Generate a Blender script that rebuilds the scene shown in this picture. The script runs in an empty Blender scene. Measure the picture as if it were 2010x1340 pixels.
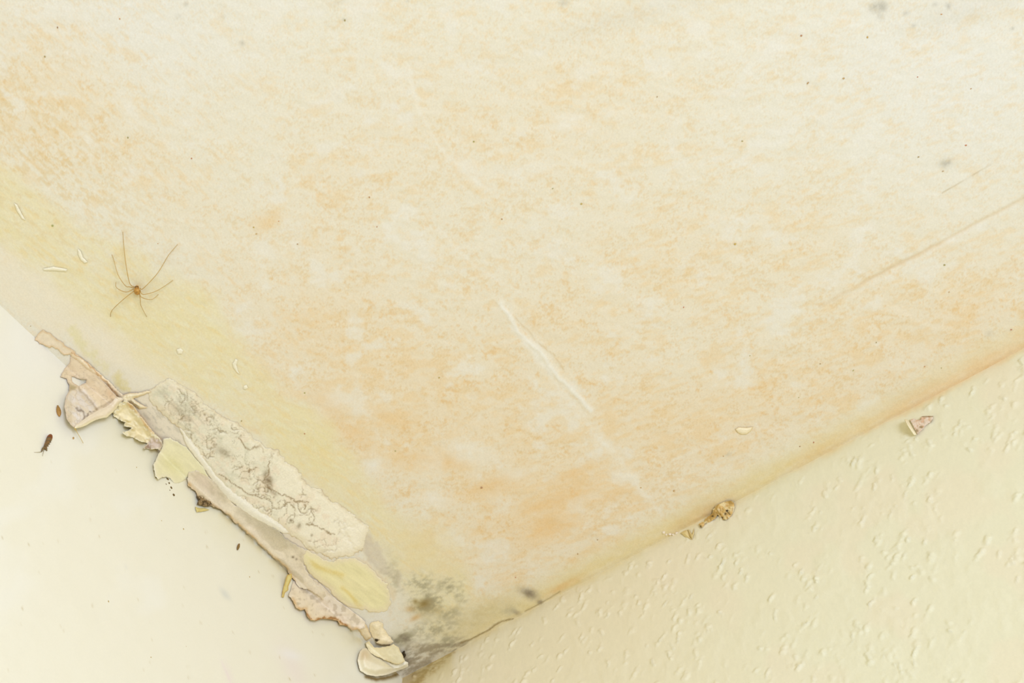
import bpy, math, random
import numpy as np
from mathutils import Matrix, Vector
from mathutils.geometry import delaunay_2d_cdt

random.seed(7)
RNG = np.random.default_rng(11)
SC = bpy.context.scene
COL = SC.collection

# ------------------------------------------------------------------ camera
W, HGT, FPX = 2010.0, 1340.0, 2900.0
CX, CY = W / 2, HGT / 2
ROOM_H = 2.5
CORNER = (790.0, 1331.0)                       # where ceiling and both walls meet
SL, SR = 0.926, -0.53                          # image slopes of the two ceiling edges
DEPTH = 1.05


def solve_axes():
    a, b = 1 / SL, -1 / abs(SR)
    ox, oy = CORNER[0] - CX, CORNER[1] - CY
    A = a * b + 1
    B = ox * (a + b) + 2 * oy
    C = ox * ox + oy * oy + FPX * FPX
    r = np.roots([A, B, C])
    D = float(max(r.real))
    v1 = np.array([ox + a * D, oy + D, FPX]); v2 = np.array([ox + b * D, oy + D, FPX])
    x = -v1 / np.linalg.norm(v1); y = -v2 / np.linalg.norm(v2)
    z = np.cross(x, y); z /= np.linalg.norm(z)
    return np.array([x, y, z])


M = solve_axes()                               # photo frame (right, down, forward) -> room axes
CAM = np.array([0, 0, ROOM_H]) - DEPTH * (M @ np.array([(CORNER[0] - CX) / FPX, (CORNER[1] - CY) / FPX, 1.0]))
cam_data = bpy.data.cameras.new('camera'); cam = bpy.data.objects.new('camera', cam_data); COL.objects.link(cam)
cam_data.sensor_width = 36.0; cam_data.lens = FPX / W * 36.0; cam_data.clip_start = 0.02
mw = Matrix.Identity(4)
for j, v in enumerate(((1, 0, 0), (0, -1, 0), (0, 0, -1))):
    c = M @ np.array(v, float)
    for i in range(3): mw[i][j] = c[i]
for i in range(3): mw[i][3] = CAM[i]
cam.matrix_world = mw
SC.camera = cam

# ------------------------------------------------------------------ light
wd = bpy.data.worlds.new('room_light'); SC.world = wd; wd.use_nodes = True
bg = wd.node_tree.nodes['Background']
bg.inputs[0].default_value = (1.0, 0.95, 0.80, 1); bg.inputs[1].default_value = 0.56


def area(name, loc, target, sx, sy, power, col):
    d = bpy.data.lights.new(name, 'AREA'); d.shape = 'RECTANGLE'; d.size = sx; d.size_y = sy; d.energy = power; d.color = col
    o = bpy.data.objects.new(name, d); COL.objects.link(o); o.location = loc
    o.rotation_euler = (Vector(target) - Vector(loc)).to_track_quat('-Z', 'Y').to_euler()
    return o


area('window_daylight', (1.35, 1.95, 1.0), (0.15, 0.2, 2.5), 0.8, 0.9, 42.0, (0.86, 0.965, 1.36))
vs = SC.view_settings
SC.display_settings.display_device = 'sRGB'
vs.view_transform = 'Standard'; vs.look = 'None'; vs.gamma = 1.0; vs.use_curve_mapping = False
vs.exposure = -0.17
EXP_C = np.array([1.06, 1.05, 1.035]); EXP_L = np.array([1.03, 1.02, 1.02]); EXP_R = np.array([0.985, 0.97, 0.95]); EXP_S = np.array([.985, .985, 1.03])

# ------------------------------------------------------------------ numeric helpers
def rays(P):
    P = np.asarray(P, float)
    d = np.stack([(P[:, 0] - CX) / FPX, (P[:, 1] - CY) / FPX, np.ones(len(P))], 1)
    return d @ M.T


def project(X):
    q = (X - CAM) @ M
    return np.stack([q[:, 0] / q[:, 2] * FPX + CX, q[:, 1] / q[:, 2] * FPX + CY], 1)


def hit(P, h, where='fold'):
    """Point seen at P that lies h metres off the ceiling (C), left wall (L), right wall (R) or whichever is met first (fold)."""
    r = rays(P); h = np.broadcast_to(h, (len(r),))
    tc = (ROOM_H - h - CAM[2]) / r[:, 2]
    tl = (h - CAM[1]) / r[:, 1]; tr = (h - CAM[0]) / r[:, 0]
    tl = np.where(tl > 0, tl, 1e9); tr = np.where(tr > 0, tr, 1e9); tc = np.where(tc > 0, tc, 1e9)
    t = {'C': tc, 'L': tl, 'R': tr, 'fold': np.minimum(tc, np.minimum(tl, tr)), 'CL': np.minimum(tc, tl), 'CR': np.minimum(tc, tr)}[where]
    return CAM + r * t[:, None]


def lin(c):
    c = np.asarray(c, float) / 255.0
    return np.where(c <= 0.04045, c / 12.92, ((c + 0.055) / 1.055) ** 2.4)


def sst(a, b, x):
    t = np.clip((x - a) / (b - a), 0, 1); return t * t * (3 - 2 * t)


def hash2(ix, iy, seed):
    h = (ix.astype(np.int64) * 374761393 + iy.astype(np.int64) * 668265263 + seed * 974711) & 0xFFFFFFFF
    h = ((h ^ (h >> 13)) * 1274126177) & 0xFFFFFFFF
    h = h ^ (h >> 16)
    return (h & 0xFFFFFF) / float(0xFFFFFF)


def vn(x, y, seed=0):
    x0 = np.floor(x); y0 = np.floor(y); fx = x - x0; fy = y - y0
    fx = fx * fx * fx * (fx * (fx * 6 - 15) + 10); fy = fy * fy * fy * (fy * (fy * 6 - 15) + 10)
    a = hash2(x0, y0, seed); b = hash2(x0 + 1, y0, seed); c = hash2(x0, y0 + 1, seed); d = hash2(x0 + 1, y0 + 1, seed)
    return (a * (1 - fx) + b * fx) * (1 - fy) + (c * (1 - fx) + d * fx) * fy


def fbm(x, y, seed=0, octv=4, gain=0.55):
    s = 0; a = 1; n = 0
    for o in range(octv):
        s = s + a * vn(x * 2 ** o + 17.3 * o, y * 2 ** o - 9.1 * o, seed + o * 31); n += a; a *= gain
    return s / n


def nz(P, scale, seed=0, octv=4, ang=0.0, stretch=1.0, gain=0.55):
    a = math.radians(ang); ca, sa = math.cos(a), math.sin(a)
    u = (P[:, 0] * ca + P[:, 1] * sa) / (scale * stretch); v = (-P[:, 0] * sa + P[:, 1] * ca) / scale
    return fbm(u, v, seed, octv, gain)


def blob(P, cx, cy, rx, ry, ang=0.0):
    a = math.radians(ang); ca, sa = math.cos(a), math.sin(a)
    dx = P[:, 0] - cx; dy = P[:, 1] - cy
    return np.exp(-(((dx * ca + dy * sa) / rx) ** 2 + ((-dx * sa + dy * ca) / ry) ** 2))


def lay(c, col, a):
    return c + (np.asarray(col, float) - c) * np.clip(a, 0, 1)[:, None]


def segdist(P, pts, closed=False):
    pts = np.asarray(pts, float); n = len(pts); best = np.full(len(P), 1e9)
    for i in range(n if closed else n - 1):
        a = pts[i]; b = pts[(i + 1) % n]; ab = b - a; L = ab @ ab + 1e-9
        t = np.clip(((P - a) @ ab) / L, 0, 1); q = P - a - t[:, None] * ab
        best = np.minimum(best, (q * q).sum(1))
    return np.sqrt(best)


def inside(P, poly):
    poly = np.asarray(poly, float); r = np.zeros(len(P), bool); n = len(poly)
    for i in range(n):
        a = poly[i]; b = poly[(i + 1) % n]
        if a[1] == b[1]: continue
        cnd = (a[1] > P[:, 1]) != (b[1] > P[:, 1])
        r ^= cnd & (P[:, 0] < (b[0] - a[0]) * (P[:, 1] - a[1]) / (b[1] - a[1]) + a[0])
    return r


def poly(P, pts, soft=6.0, warp=0.0, wscale=30.0, seed=3):
    """0..1 cover of a patch outlined by pts, its rim softened and wandering."""
    pts = np.asarray(pts, float); out = np.zeros(len(P)); m = soft * 2 + warp * 2 + 4
    k = (P[:, 0] > pts[:, 0].min() - m) & (P[:, 0] < pts[:, 0].max() + m) & (P[:, 1] > pts[:, 1].min() - m) & (P[:, 1] < pts[:, 1].max() + m)
    if not k.any(): return out
    Q = P[k]
    if warp:
        Q = Q + warp * 2 * np.stack([nz(Q, wscale, seed, 3) - .5, nz(Q, wscale, seed + 50, 3) - .5], 1)
    d = segdist(Q, pts, True) * np.where(inside(Q, pts), 1, -1)
    out[k] = sst(-soft, soft, d); return out


def line(P, pts, w, soft=None, warp=0.0, wscale=25.0, seed=5):
    pts = np.asarray(pts, float); out = np.zeros(len(P)); m = w * 4 + warp * 2
    k = (P[:, 0] > pts[:, 0].min() - m) & (P[:, 0] < pts[:, 0].max() + m) & (P[:, 1] > pts[:, 1].min() - m) & (P[:, 1] < pts[:, 1].max() + m)
    if not k.any(): return out
    Q = P[k]
    if warp: Q = Q + warp * 2 * np.stack([nz(Q, wscale, seed, 3) - .5, nz(Q, wscale, seed + 50, 3) - .5], 1)
    out[k] = np.exp(-(segdist(Q, pts) / w) ** 2); return out


def worms(P, scale, seed, w=1.0, level=0.5, octv=3):
    """Thin wandering hairlines: the level line of a noise field, w pixels wide."""
    e = 0.7; Q = P
    n0 = nz(Q, scale, seed, octv); nx = nz(Q + [e, 0], scale, seed, octv); ny = nz(Q + [0, e], scale, seed, octv)
    g = np.sqrt(((nx - n0) / e) ** 2 + ((ny - n0) / e) ** 2) + 1e-4
    return np.exp(-((n0 - level) / g / w) ** 2)


# ------------------------------------------------------------------ materials
def paint_material(name, rough=0.8, grain=0.03, gscale=900.0, bump=0.15, bscale=700.0, spec=0.12):
    m = bpy.data.materials.new(name); m.use_nodes = True; nt = m.node_tree; b = nt.nodes['Principled BSDF']
    at = nt.nodes.new('ShaderNodeAttribute'); at.attribute_name = 'tint'
    tc = nt.nodes.new('ShaderNodeTexCoord')
    n1 = nt.nodes.new('ShaderNodeTexNoise'); n1.inputs['Scale'].default_value = gscale; n1.inputs['Detail'].default_value = 2
    mr = nt.nodes.new('ShaderNodeMapRange'); mr.inputs['From Min'].default_value = 0.3; mr.inputs['From Max'].default_value = 0.7
    mr.inputs['To Min'].default_value = 1 - grain; mr.inputs['To Max'].default_value = 1 + grain
    mx = nt.nodes.new('ShaderNodeMix'); mx.data_type = 'RGBA'; mx.blend_type = 'MULTIPLY'; mx.inputs['Factor'].default_value = 1
    nt.links.new(tc.outputs['Object'], n1.inputs['Vector'])
    nt.links.new(n1.outputs['Fac'], mr.inputs['Value'])
    nt.links.new(at.outputs['Color'], mx.inputs['A']); nt.links.new(mr.outputs['Result'], mx.inputs['B'])
    nt.links.new(mx.outputs['Result'], b.inputs['Base Color'])
    n2 = nt.nodes.new('ShaderNodeTexNoise'); n2.inputs['Scale'].default_value = bscale; n2.inputs['Detail'].default_value = 3
    bp = nt.nodes.new('ShaderNodeBump'); bp.inputs['Strength'].default_value = bump; bp.inputs['Distance'].default_value = 0.0004
    nt.links.new(tc.outputs['Object'], n2.inputs['Vector'])
    nt.links.new(n2.outputs['Fac'], bp.inputs['Height']); nt.links.new(bp.outputs['Normal'], b.inputs['Normal'])
    b.inputs['Roughness'].default_value = rough; b.inputs['Specular IOR Level'].default_value = spec
    return m


MAT = dict(ceiling=paint_material('stained_ceiling_paint'), left=paint_material('cream_wall_paint', grain=0.008, bump=0.08),
           right=paint_material('woodchip_wall_paint', grain=0.012, bump=0.12), paper=paint_material('torn_wallpaper', rough=0.85, grain=0.03),
           plaster=paint_material('old_plaster', rough=0.95, grain=0.05, bump=0.3), bug=paint_material('insect_shell', rough=0.45, grain=0.1, spec=0.4),
           crumb=paint_material('dirt_or_gap_shade', rough=0.9, grain=0.1))


def mesh_obj(name, V, F, mat, cols, parent=None, smooth=True):
    """V (n,3); F (m,k) array or list of faces; cols (n,3) linear."""
    me = bpy.data.meshes.new(name); V = np.asarray(V, np.float32)
    if isinstance(F, np.ndarray):
        k = F.shape[1]; me.vertices.add(len(V)); me.vertices.foreach_set('co', V.ravel())
        me.loops.add(F.size); me.loops.foreach_set('vertex_index', F.astype(np.int32).ravel())
        me.polygons.add(len(F)); me.polygons.foreach_set('loop_start', np.arange(0, F.size, k, dtype=np.int32))
        me.update(calc_edges=True)
    else:
        me.from_pydata(V.tolist(), [], F)
    at = me.attributes.new('tint', 'FLOAT_COLOR', 'POINT')
    rgba = np.ones((len(V), 4), np.float32); rgba[:, :3] = np.clip(cols, 0.003, 0.97); at.data.foreach_set('color', rgba.ravel())
    if smooth: me.polygons.foreach_set('use_smooth', np.ones(len(me.polygons), bool))
    me.validate(); me.update(); me.materials.append(mat)
    o = bpy.data.objects.new(name, me); COL.objects.link(o)
    if parent: o.parent = parent; o.matrix_parent_inverse = parent.matrix_world.inverted()
    return o


def tag(o, label, cat, group=None, kind=None):
    o['label'] = label
    if cat: o['category'] = cat
    if group: o['group'] = group
    if kind: o['kind'] = kind
    return o


def empty(name, loc):
    o = bpy.data.objects.new(name, None); COL.objects.link(o); o.location = loc; o.empty_display_size = 0.01
    o.matrix_world = Matrix.Translation(loc); return o


def axis(lo, hi, step, far):
    """0..far, fine between lo and hi."""
    a = [hi]; s = step
    while a[-1] < far: s *= 1.35; a.append(min(a[-1] + s, far))
    fine = list(np.arange(0 if lo <= 0 else lo, hi, step))
    return np.array(fine + a)


def grid_faces(n, m):
    i = np.arange(n - 1)[:, None] * m + np.arange(m - 1)[None, :]; i = i.ravel()
    return np.stack([i, i + m, i + m + 1, i + 1], 1)


# outline helpers for the close-up readings (origin and pixel size of each close-up)
def zm(ox, oy, s, pts): return [(ox + x * s, oy + y * s) for x, y in pts]
def Z5(p): return zm(690, 1200, .1194, p)
def Z6(p): return zm(60, 630, .2015, p)
def Z7(p): return zm(280, 780, .2015, p)
def Z8(p): return zm(530, 1020, .179, p)
def ZC(p): return zm(1280, 950, .0995, p)
def ZF(p): return zm(1740, 790, .0597, p)

def edge_left(x): return 598 + SL * x            # the left ceiling edge in the photo
def edge_right(x): return 1331 + SR * (x - 790)

# ------------------------------------------------------------------ ceiling
PATCH_YELLOW = Z8([(330, 370), (400, 320), (500, 370), (560, 430), (680, 460), (780, 410), (930, 400), (1060, 490), (1190, 620), (1290, 700), (1330, 900), (1280, 1000), (1100, 1010), (1000, 980), (820, 930), (740, 870), (640, 760), (560, 690), (440, 590), (390, 520), (350, 450)])


def ceiling_colour(P):
    x, y = P[:, 0], P[:, 1]
    c = np.tile(np.array([233., 226., 201.]), (len(P), 1))
    c = lay(c, (233, 228, 209), np.maximum(blob(P, 250, 60, 260, 130), blob(P, 1850, 140, 330, 240)))
    low = nz(P, 160, 21, 3); mid = nz(P, 60, 22, 3)
    # where the brown water stain is strong
    warm = np.zeros(len(P))
    for g in [(760, 800, 300, 190, 25, .75), (1080, 1020, 260, 120, -22, .9), (620, 590, 280, 150, 38, .45), (1420, 830, 420, 130, -24, .6), (1800, 640, 380, 120, -26, .85),
              (60, 200, 220, 170, 42, .6), (1030, 220, 380, 190, 0, .5), (1130, 640, 420, 170, -8, .42), (700, 380, 260, 160, 20, .28), (1400, 520, 400, 170, -10, .45), (980, 870, 300, 170, -10, .55), (300, 330, 300, 80, 40, .3)]:
        warm = warm + g[5] * blob(P, *g[:5])
    warm = np.clip(warm * (0.55 + 0.9 * low), 0, 1.2)
    c = lay(c, (234, 217, 181), warm * .8)
    # streak directions follow the brush: along the left edge, along the right edge, level in between
    wl = sst(120, -260, y - (x * .95 + 330) + 380) * 0 + sst(700, 250, x - .15 * y); wr = sst(1150, 1600, x + .5 * y)
    m0 = nz(P, 9, 31, 4, -4, 1.8); ml = nz(P, 7, 32, 4, 42, 3.6); mr = nz(P, 7, 33, 4, -17, 3.4)
    f = (ml * wl + mr * wr + m0 * np.clip(1 - wl - wr, 0, 1)) / np.maximum(wl + wr + np.clip(1 - wl - wr, 0, 1), .5)
    blotch = nz(P, 34, 35, 4, -5, 1.5)
    dens = np.clip(.22 + warm * .75, 0, 1)
    s = sst(.50, .72, .62 * f + .38 * blotch + .10 * (dens - .4))
    c = lay(c, (234, 208, 160), s * np.clip(.24 + .48 * dens, 0, .75))
    s2 = sst(.60, .78, .6 * nz(P, 6, 41, 3, 15, 1.4) + .4 * nz(P, 40, 42, 3))
    c = lay(c, (228, 190, 130), s2 * np.clip(.15 + .55 * warm, 0, .6))
    fl = sst(.58, .70, .7 * nz(P, 3.0, 43, 3, -6, 2.0) + .3 * nz(P, 30, 44, 2))
    c = lay(c, (226, 196, 142), fl * np.clip(.10 + .45 * dens, 0, .5))
    # clean pale chips left between the stains
    pale = sst(.56, .70, .55 * nz(P, 26, 51, 4, 0, 1.4) + .45 * nz(P, 90, 52, 3))
    c = lay(c, (235, 229, 209), pale * .6)
    for bx, by, rx, ry, an in [(915, 890, 48, 26, 15), (855, 905, 26, 18, 0), (520, 495, 30, 18, 20), (1010, 930, 40, 12, -10), (920, 330, 36, 20, 20), (1110, 240, 40, 18, -20), (1050, 330, 40, 16, -10), (650, 785, 22, 20, 0), (855, 980, 30, 14, 5), (735, 910, 24, 20, 0), (255, 215, 34, 14, 60), (170, 270, 14, 34, -8)]:
        c = lay(c, (236, 228, 205), .85 * blob(P, bx, by, rx, ry, an) * (.5 + nz(P, 12, 61, 3)))
    # deeper orange heart of the stain by the right-hand edge
    for bx, by, rx, ry, an, a in [(1090, 985, 95, 26, -22, .55), (1085, 1035, 60, 20, -20, .7), (870, 905, 60, 20, 10, .45), (800, 905, 30, 18, 0, .4), (950, 955, 70, 14, -18, .5), (1130, 930, 50, 14, -22, .4), (1125, 1100, 12, 6, 0, .7),
                                  (690, 850, 50, 22, 30, .4), (525, 435, 28, 16, -20, .5), (770, 820, 50, 22, 10, .3), (1170, 1075, 60, 10, -25, .3), (1200, 975, 40, 12, -20, .35), (640, 790, 40, 24, 25, .3), (990, 960, 40, 10, -20, .3)]:
        c = lay(c, (233, 192, 128), a * blob(P, bx, by, rx, ry, an) * (.35 + 1.1 * nz(P, 14, 63, 4, -18, 2)))
    # yellowed, smoother paint along the left edge
    yb = poly(P, [(-80, 260), (60, 360), (160, 450), (280, 500), (400, 570), (490, 680), (600, 800), (690, 900), (755, 980), (800, 1050), (850, 1085), (905, 1120), (930, 1185), (860, 1240), (790, 1150), (700, 1040), (600, 950), (500, 850), (420, 790), (320, 760), (270, 720), (200, 650), (100, 570), (-80, 430)], 26, 26, 70, 71)
    fib = nz(P, 5, 72, 3, 38, 6)
    c = lay(c, (233, 219, 166), yb * (.70 + .7 * (low - .5) + .6 * (fib - .5)))
    c = lay(c, (236, 212, 150), yb * .45 * sst(.6, .75, nz(P, 8, 73, 3, 34, 4)))
    c = lay(c, (236, 230, 196), yb * .4 * sst(.62, .74, nz(P, 6, 74, 3, 30, 4)))
    dash = sst(.55, .68, nz(P, 6, 75, 3, 40, 3.2)) * np.clip(blob(P, 60, 300, 260, 120, 42) * 1.2, 0, 1)
    c = lay(c, (222, 188, 124), dash * .34)
    c = lay(c, (233, 214, 160), np.clip(1.1 * blob(P, 840, 1075, 70, 45, 30), 0, 1) * (.4 + .6 * nz(P, 10, 78, 3)))
    # rubbed pale strip between the yellow paint and the torn edge
    ps = poly(P, [(-60, 440), (60, 520), (150, 590), (210, 630), (270, 690), (330, 735), (400, 800), (330, 830), (260, 780), (200, 720), (150, 690), (80, 650), (-60, 560)], 24, 18, 45, 81)
    c = lay(c, (239, 227, 196), ps * (.45 + .5 * nz(P, 9, 82, 3, 42, 4)))
    c = lay(c, (234, 225, 198), poly(P, Z6([(700, 430), (760, 400), (950, 480), (1130, 560), (1280, 640), (1200, 720), (1050, 720), (940, 640), (800, 520)]), 8, 6, 20, 83) * .8)
    c = lay(c, (228, 217, 160), poly(P, Z6([(310, 70), (470, 50), (540, 200), (640, 320), (740, 460), (680, 470), (560, 330), (450, 230)]), 9, 16, 16, 84) * .6 * (.4 + nz(P, 7, 79, 3, 45, 3)))
    c = lay(c, (226, 211, 148), poly(P, Z6([(790, 540), (860, 510), (940, 600), (960, 690), (880, 660), (820, 600)]), 6, 12, 12, 85) * .75)
    c = lay(c, (222, 204, 178), poly(P, Z6([(900, 700), (1180, 690), (1150, 720), (1000, 760), (900, 760)]), 4, 5, 12, 86) * .5)
    # old glue and grime band left along the torn edge down to the corner
    gb = poly(P, [(300, 770), (400, 860), (520, 990), (620, 1080), (690, 1160), (700, 1200), (640, 1190), (560, 1130), (420, 1010), (300, 900), (230, 820)], 8, 8, 20, 87)
    c = lay(c, (231, 216, 186), gb * (.6 + .5 * nz(P, 8, 88, 3, 42, 3)))
    sk = poly(P, Z6([(930, 740), (1180, 690), (1320, 800), (1489, 1080), (1600, 1300), (1489, 1280), (1300, 1170), (1130, 1000), (1050, 890), (1000, 800)]), 4, 6, 14, 76)
    c = lay(c, (236, 224, 196), sk * .8); c = lay(c, (202, 192, 166), sk * sst(.56, .7, nz(P, 4, 77, 3, 48, 4)) * .6)
    c = lay(c, (224, 186, 136), .6 * line(P, Z6([(1040, 890), (1110, 980), (1200, 1090), (1270, 1150)]), 2, warp=3))
    # grey band beyond the crust and beside the yellow patch
    c = lay(c, (212, 198, 170), poly(P, Z8([(1050, 160), (1100, 170), (1190, 300), (1300, 480), (1420, 590), (1452, 760), (1330, 640), (1210, 560), (1080, 470), (1030, 330)]), 5, 6, 14, 89) * (.35 + .7 * nz(P, 6, 90, 3, 48, 2.5)))
    c = lay(c, (232, 212, 172), poly(P, Z8([(930, 390), (1060, 470), (1200, 600), (1400, 780), (1340, 900), (1290, 720), (1180, 640), (1040, 510)]), 4, 4, 12, 91) * .7)
    # ochre line where the ceiling paint was cut in against the right wall
    dr = (edge_right(x) - y) * .88
    jag = (nz(P, 40, 93, 3) - .5) * 22
    rb = np.exp(-((dr - 12 + jag * .5) / 20) ** 2) * sst(830, 960, x)
    oc = sst(1450, 1900, x)[:, None]
    colr = (1 - oc) * np.array([227., 206., 146.]) + oc * np.array([232., 199., 148.])
    c = c + (colr - c) * np.clip(rb * (.40 + .75 * nz(P, 9, 94, 3, -28, 3)), 0, 1)[:, None]
    c = lay(c, (230, 214, 160), np.exp(-((dr - 28 + jag) / 26) ** 2) * sst(860, 1000, x) * .35)
    for bx, by, rx, ry, a in [(1105, 1150, 36, 7, .55), (1380, 1010, 60, 16, .35), (1930, 730, 70, 10, .35), (1800, 800, 60, 10, .3), (1600, 890, 50, 12, .2)]:
        c = lay(c, (221, 172, 100), a * blob(P, bx, by, rx, ry, -28) * (.4 + nz(P, 8, 95, 3)))
    c = lay(c, (214, 196, 142), np.clip(1.2 * blob(P, 930, 1215, 90, 26, -28), 0, 1) * (.35 + .7 * nz(P, 9, 96, 3, -25, 2)))
    # mould
    mold = np.zeros(len(P))
    for bx, by, rx, ry, a in [(820, 1150, 30, 24, .75), (838, 1182, 34, 20, 1.0), (880, 1150, 26, 18, .7), (905, 1170, 16, 14, .6), (800, 1140, 20, 12, .5), (880, 1205, 26, 14, .6), (850, 1235, 60, 20, .6), (790, 1252, 30, 14, .9), (875, 1262, 40, 18, .7), (770, 1130, 18, 40, .35), (1000, 1198, 26, 10, .3)]:
        mold = np.maximum(mold, a * blob(P, bx, by, rx, ry, -12))
    c = lay(c, (220, 210, 166), np.clip(mold * .8, 0, .6))
    sp = sst(.36, .66, .55 * nz(P, 5, 101, 4, -14, 1.8) + .45 * nz(P, 20, 102, 3) + .16 * (mold - .5))
    c = lay(c, (160, 150, 116), sp * np.clip(mold * 1.1, 0, .72))
    c = lay(c, (146, 122, 66), .75 * blob(P, 832, 1184, 15, 8, -15) + .6 * blob(P, 815, 1180, 5, 5) + .25 * blob(P, 845, 1200, 30, 14))
    c = lay(c, (206, 160, 95), .6 * blob(P, 815, 1212, 12, 5, -30) + .45 * blob(P, 805, 1195, 10, 6))
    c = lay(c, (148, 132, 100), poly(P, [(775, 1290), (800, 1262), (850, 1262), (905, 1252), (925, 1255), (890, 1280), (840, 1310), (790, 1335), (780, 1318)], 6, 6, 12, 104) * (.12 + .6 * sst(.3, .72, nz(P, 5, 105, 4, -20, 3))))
    for bx, by, rx, ry, a in [(1036, 1163, 17, 8, .6), (1043, 1167, 11, 9, .55), (1060, 1181, 6, 5, .75), (1014, 1201, 8, 4, .55), (795, 1253, 14, 7, .7)]:
        c = lay(c, (112, 98, 78), a * .85 * blob(P, bx, by, rx, ry, 20) * (.5 + .8 * nz(P, 4, 106, 3)))
    c = lay(c, (150, 128, 80), .9 * np.maximum(line(P, [(905, 1262), (950, 1240), (985, 1218), (1008, 1214)], 1.4, warp=2, wscale=12), .6 * line(P, [(1030, 1200), (1100, 1160)], 1.2, warp=2)))
    for bx, by, rx, ry, a in [(1722, 14, 15, 10, .75), (1735, 14, 8, 10, .5), (1728, 32, 7, 8, .35), (1856, 320, 12, 8, .7), (475, 85, 5, 5, .6), (1105, 6, 9, 6, .5), (1778, 26, 7, 4, .4), (1862, 12, 6, 6, .5), (1835, 8, 5, 4, .4), (1793, 50, 6, 3, .35), (1988, 56, 6, 3, .4), (365, 8, 5, 5, .45), (350, 32, 8, 5, .25), (438, 33, 6, 4, .25), (665, 5, 12, 4, .25), (675, 38, 4, 3, .35), (1430, 892, 8, 4, .35), (1942, 655, 9, 6, .3), (1985, 648, 3, 2, .6), (800, 1, 4, 3, .3), (1245, 30, 200, 26, .12), (1900, 20, 120, 30, .15)]:
        c = lay(c, (164, 158, 138), a * .75 * blob(P, bx, by, rx, ry, -15) * (.25 + 1.2 * nz(P, 4, 107, 3)))
    # scratches
    sc_ = np.maximum.reduce([line(P, [(985, 597), (1020, 655), (1060, 690), (1100, 745), (1160, 805)], 5.5, warp=4, wscale=20), .9 * line(P, [(1005, 640), (1050, 690), (1085, 735)], 8, warp=5), .5 * line(P, [(1090, 750), (1180, 860), (1250, 945)], 7, warp=9, wscale=14), .45 * line(P, [(800, 130), (822, 220), (870, 300), (950, 370)], 4, warp=5), .4 * line(P, [(860, 450), (930, 520), (1030, 580)], 4, warp=5), .35 * line(P, [(1000, 600), (1085, 720), (1230, 940)], 11, warp=8), .5 * line(P, [(1230, 930), (1300, 1010)], 5, warp=6), .4 * line(P, [(1320, 905), (1400, 870)], 3, warp=3)])
    c = lay(c, (238, 231, 209), sc_ * 1.05)
    c = lay(c, (214, 190, 145), .55 * line(P, [(1012, 622), (1052, 668), (1085, 695), (1105, 725)], 1.5, warp=3, wscale=14))
    c = lay(c, (224, 202, 162), .5 * line(P, [(1610, 600), (1690, 557), (1790, 505), (1850, 475), (1940, 425), (2020, 385)], 4, warp=2) + .4 * line(P, [(1690, 557), (1850, 475)], 3, warp=2))
    c = lay(c, (238, 230, 208), .4 * line(P, [(1660, 585), (1740, 545), (1870, 470)], 4, warp=2))
    c = lay(c, (196, 178, 140), .55 * line(P, [(1850, 378), (1900, 350), (1945, 322)], 1.0, warp=1))
    # the fine grain of the roller
    c = c + ((nz(P, 3, 111, 2) - .5) * 7)[:, None] * np.array([.7, .9, 1.3])
    return c


def build_ceiling():
    crn = hit([(0, 0), (W, 0), (0, 900), (W, 700)], 0.0, 'C')
    ax = axis(0, crn[:, 0].max() + .03, 0.00085, 2.6); ay = axis(0, crn[:, 1].max() + .03, 0.00085, 2.6)
    X, Y = np.meshgrid(ax, ay, indexing='ij')
    V = np.stack([X.ravel(), Y.ravel(), np.full(X.size, ROOM_H)], 1)
    P = project(V)
    h = (nz(P, 26, 5, 3, 0, 2) - .5) * .0006 + (nz(P, 8, 6, 3, 20, 2) - .5) * .00022
    h += .0005 * line(P, [(985, 597), (1020, 655), (1060, 690), (1100, 745), (1160, 805)], 6, warp=4, wscale=20)
    h -= .0004 * line(P, [(1690, 557), (1850, 475), (2020, 385)], 4)
    h += .0005 * poly(P, Z6([(700, 430), (950, 480), (1280, 640), (1050, 720), (800, 520)]), 4, 6, 20, 83)
    dr = np.clip((edge_right(P[:, 0]) - P[:, 1]), -5, 80)
    h *= 1 - poly(P, [(-40, 520), (60, 570), (200, 640), (300, 700), (420, 780), (560, 860), (680, 960), (760, 1040), (830, 1190), (830, 1300), (780, 1345), (-60, 640)], 14)
    h += np.exp(-(dr / 14) ** 2) * (.0012 * nz(P, 22, 9, 3)) * (P[:, 0] > 820)
    fade = sst(0, .004, V[:, 0]) * sst(0, .004, V[:, 1])
    V[:, 2] -= h * np.maximum(fade, .15)
    o = mesh_obj('ceiling', V, grid_faces(len(ax), len(ay)), MAT['ceiling'], lin(ceiling_colour(P)) / EXP_C)
    o['kind'] = 'structure'; tag(o, 'cream painted ceiling with mottled brown water stains', 'ceiling')


CURL_SHADOW = Z5([(235, 1072), (400, 1112), (560, 1096), (720, 1046), (890, 978), (1030, 925), (1150, 850), (1270, 795)])     # shadow line under the corner curl, painted on both walls

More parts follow.
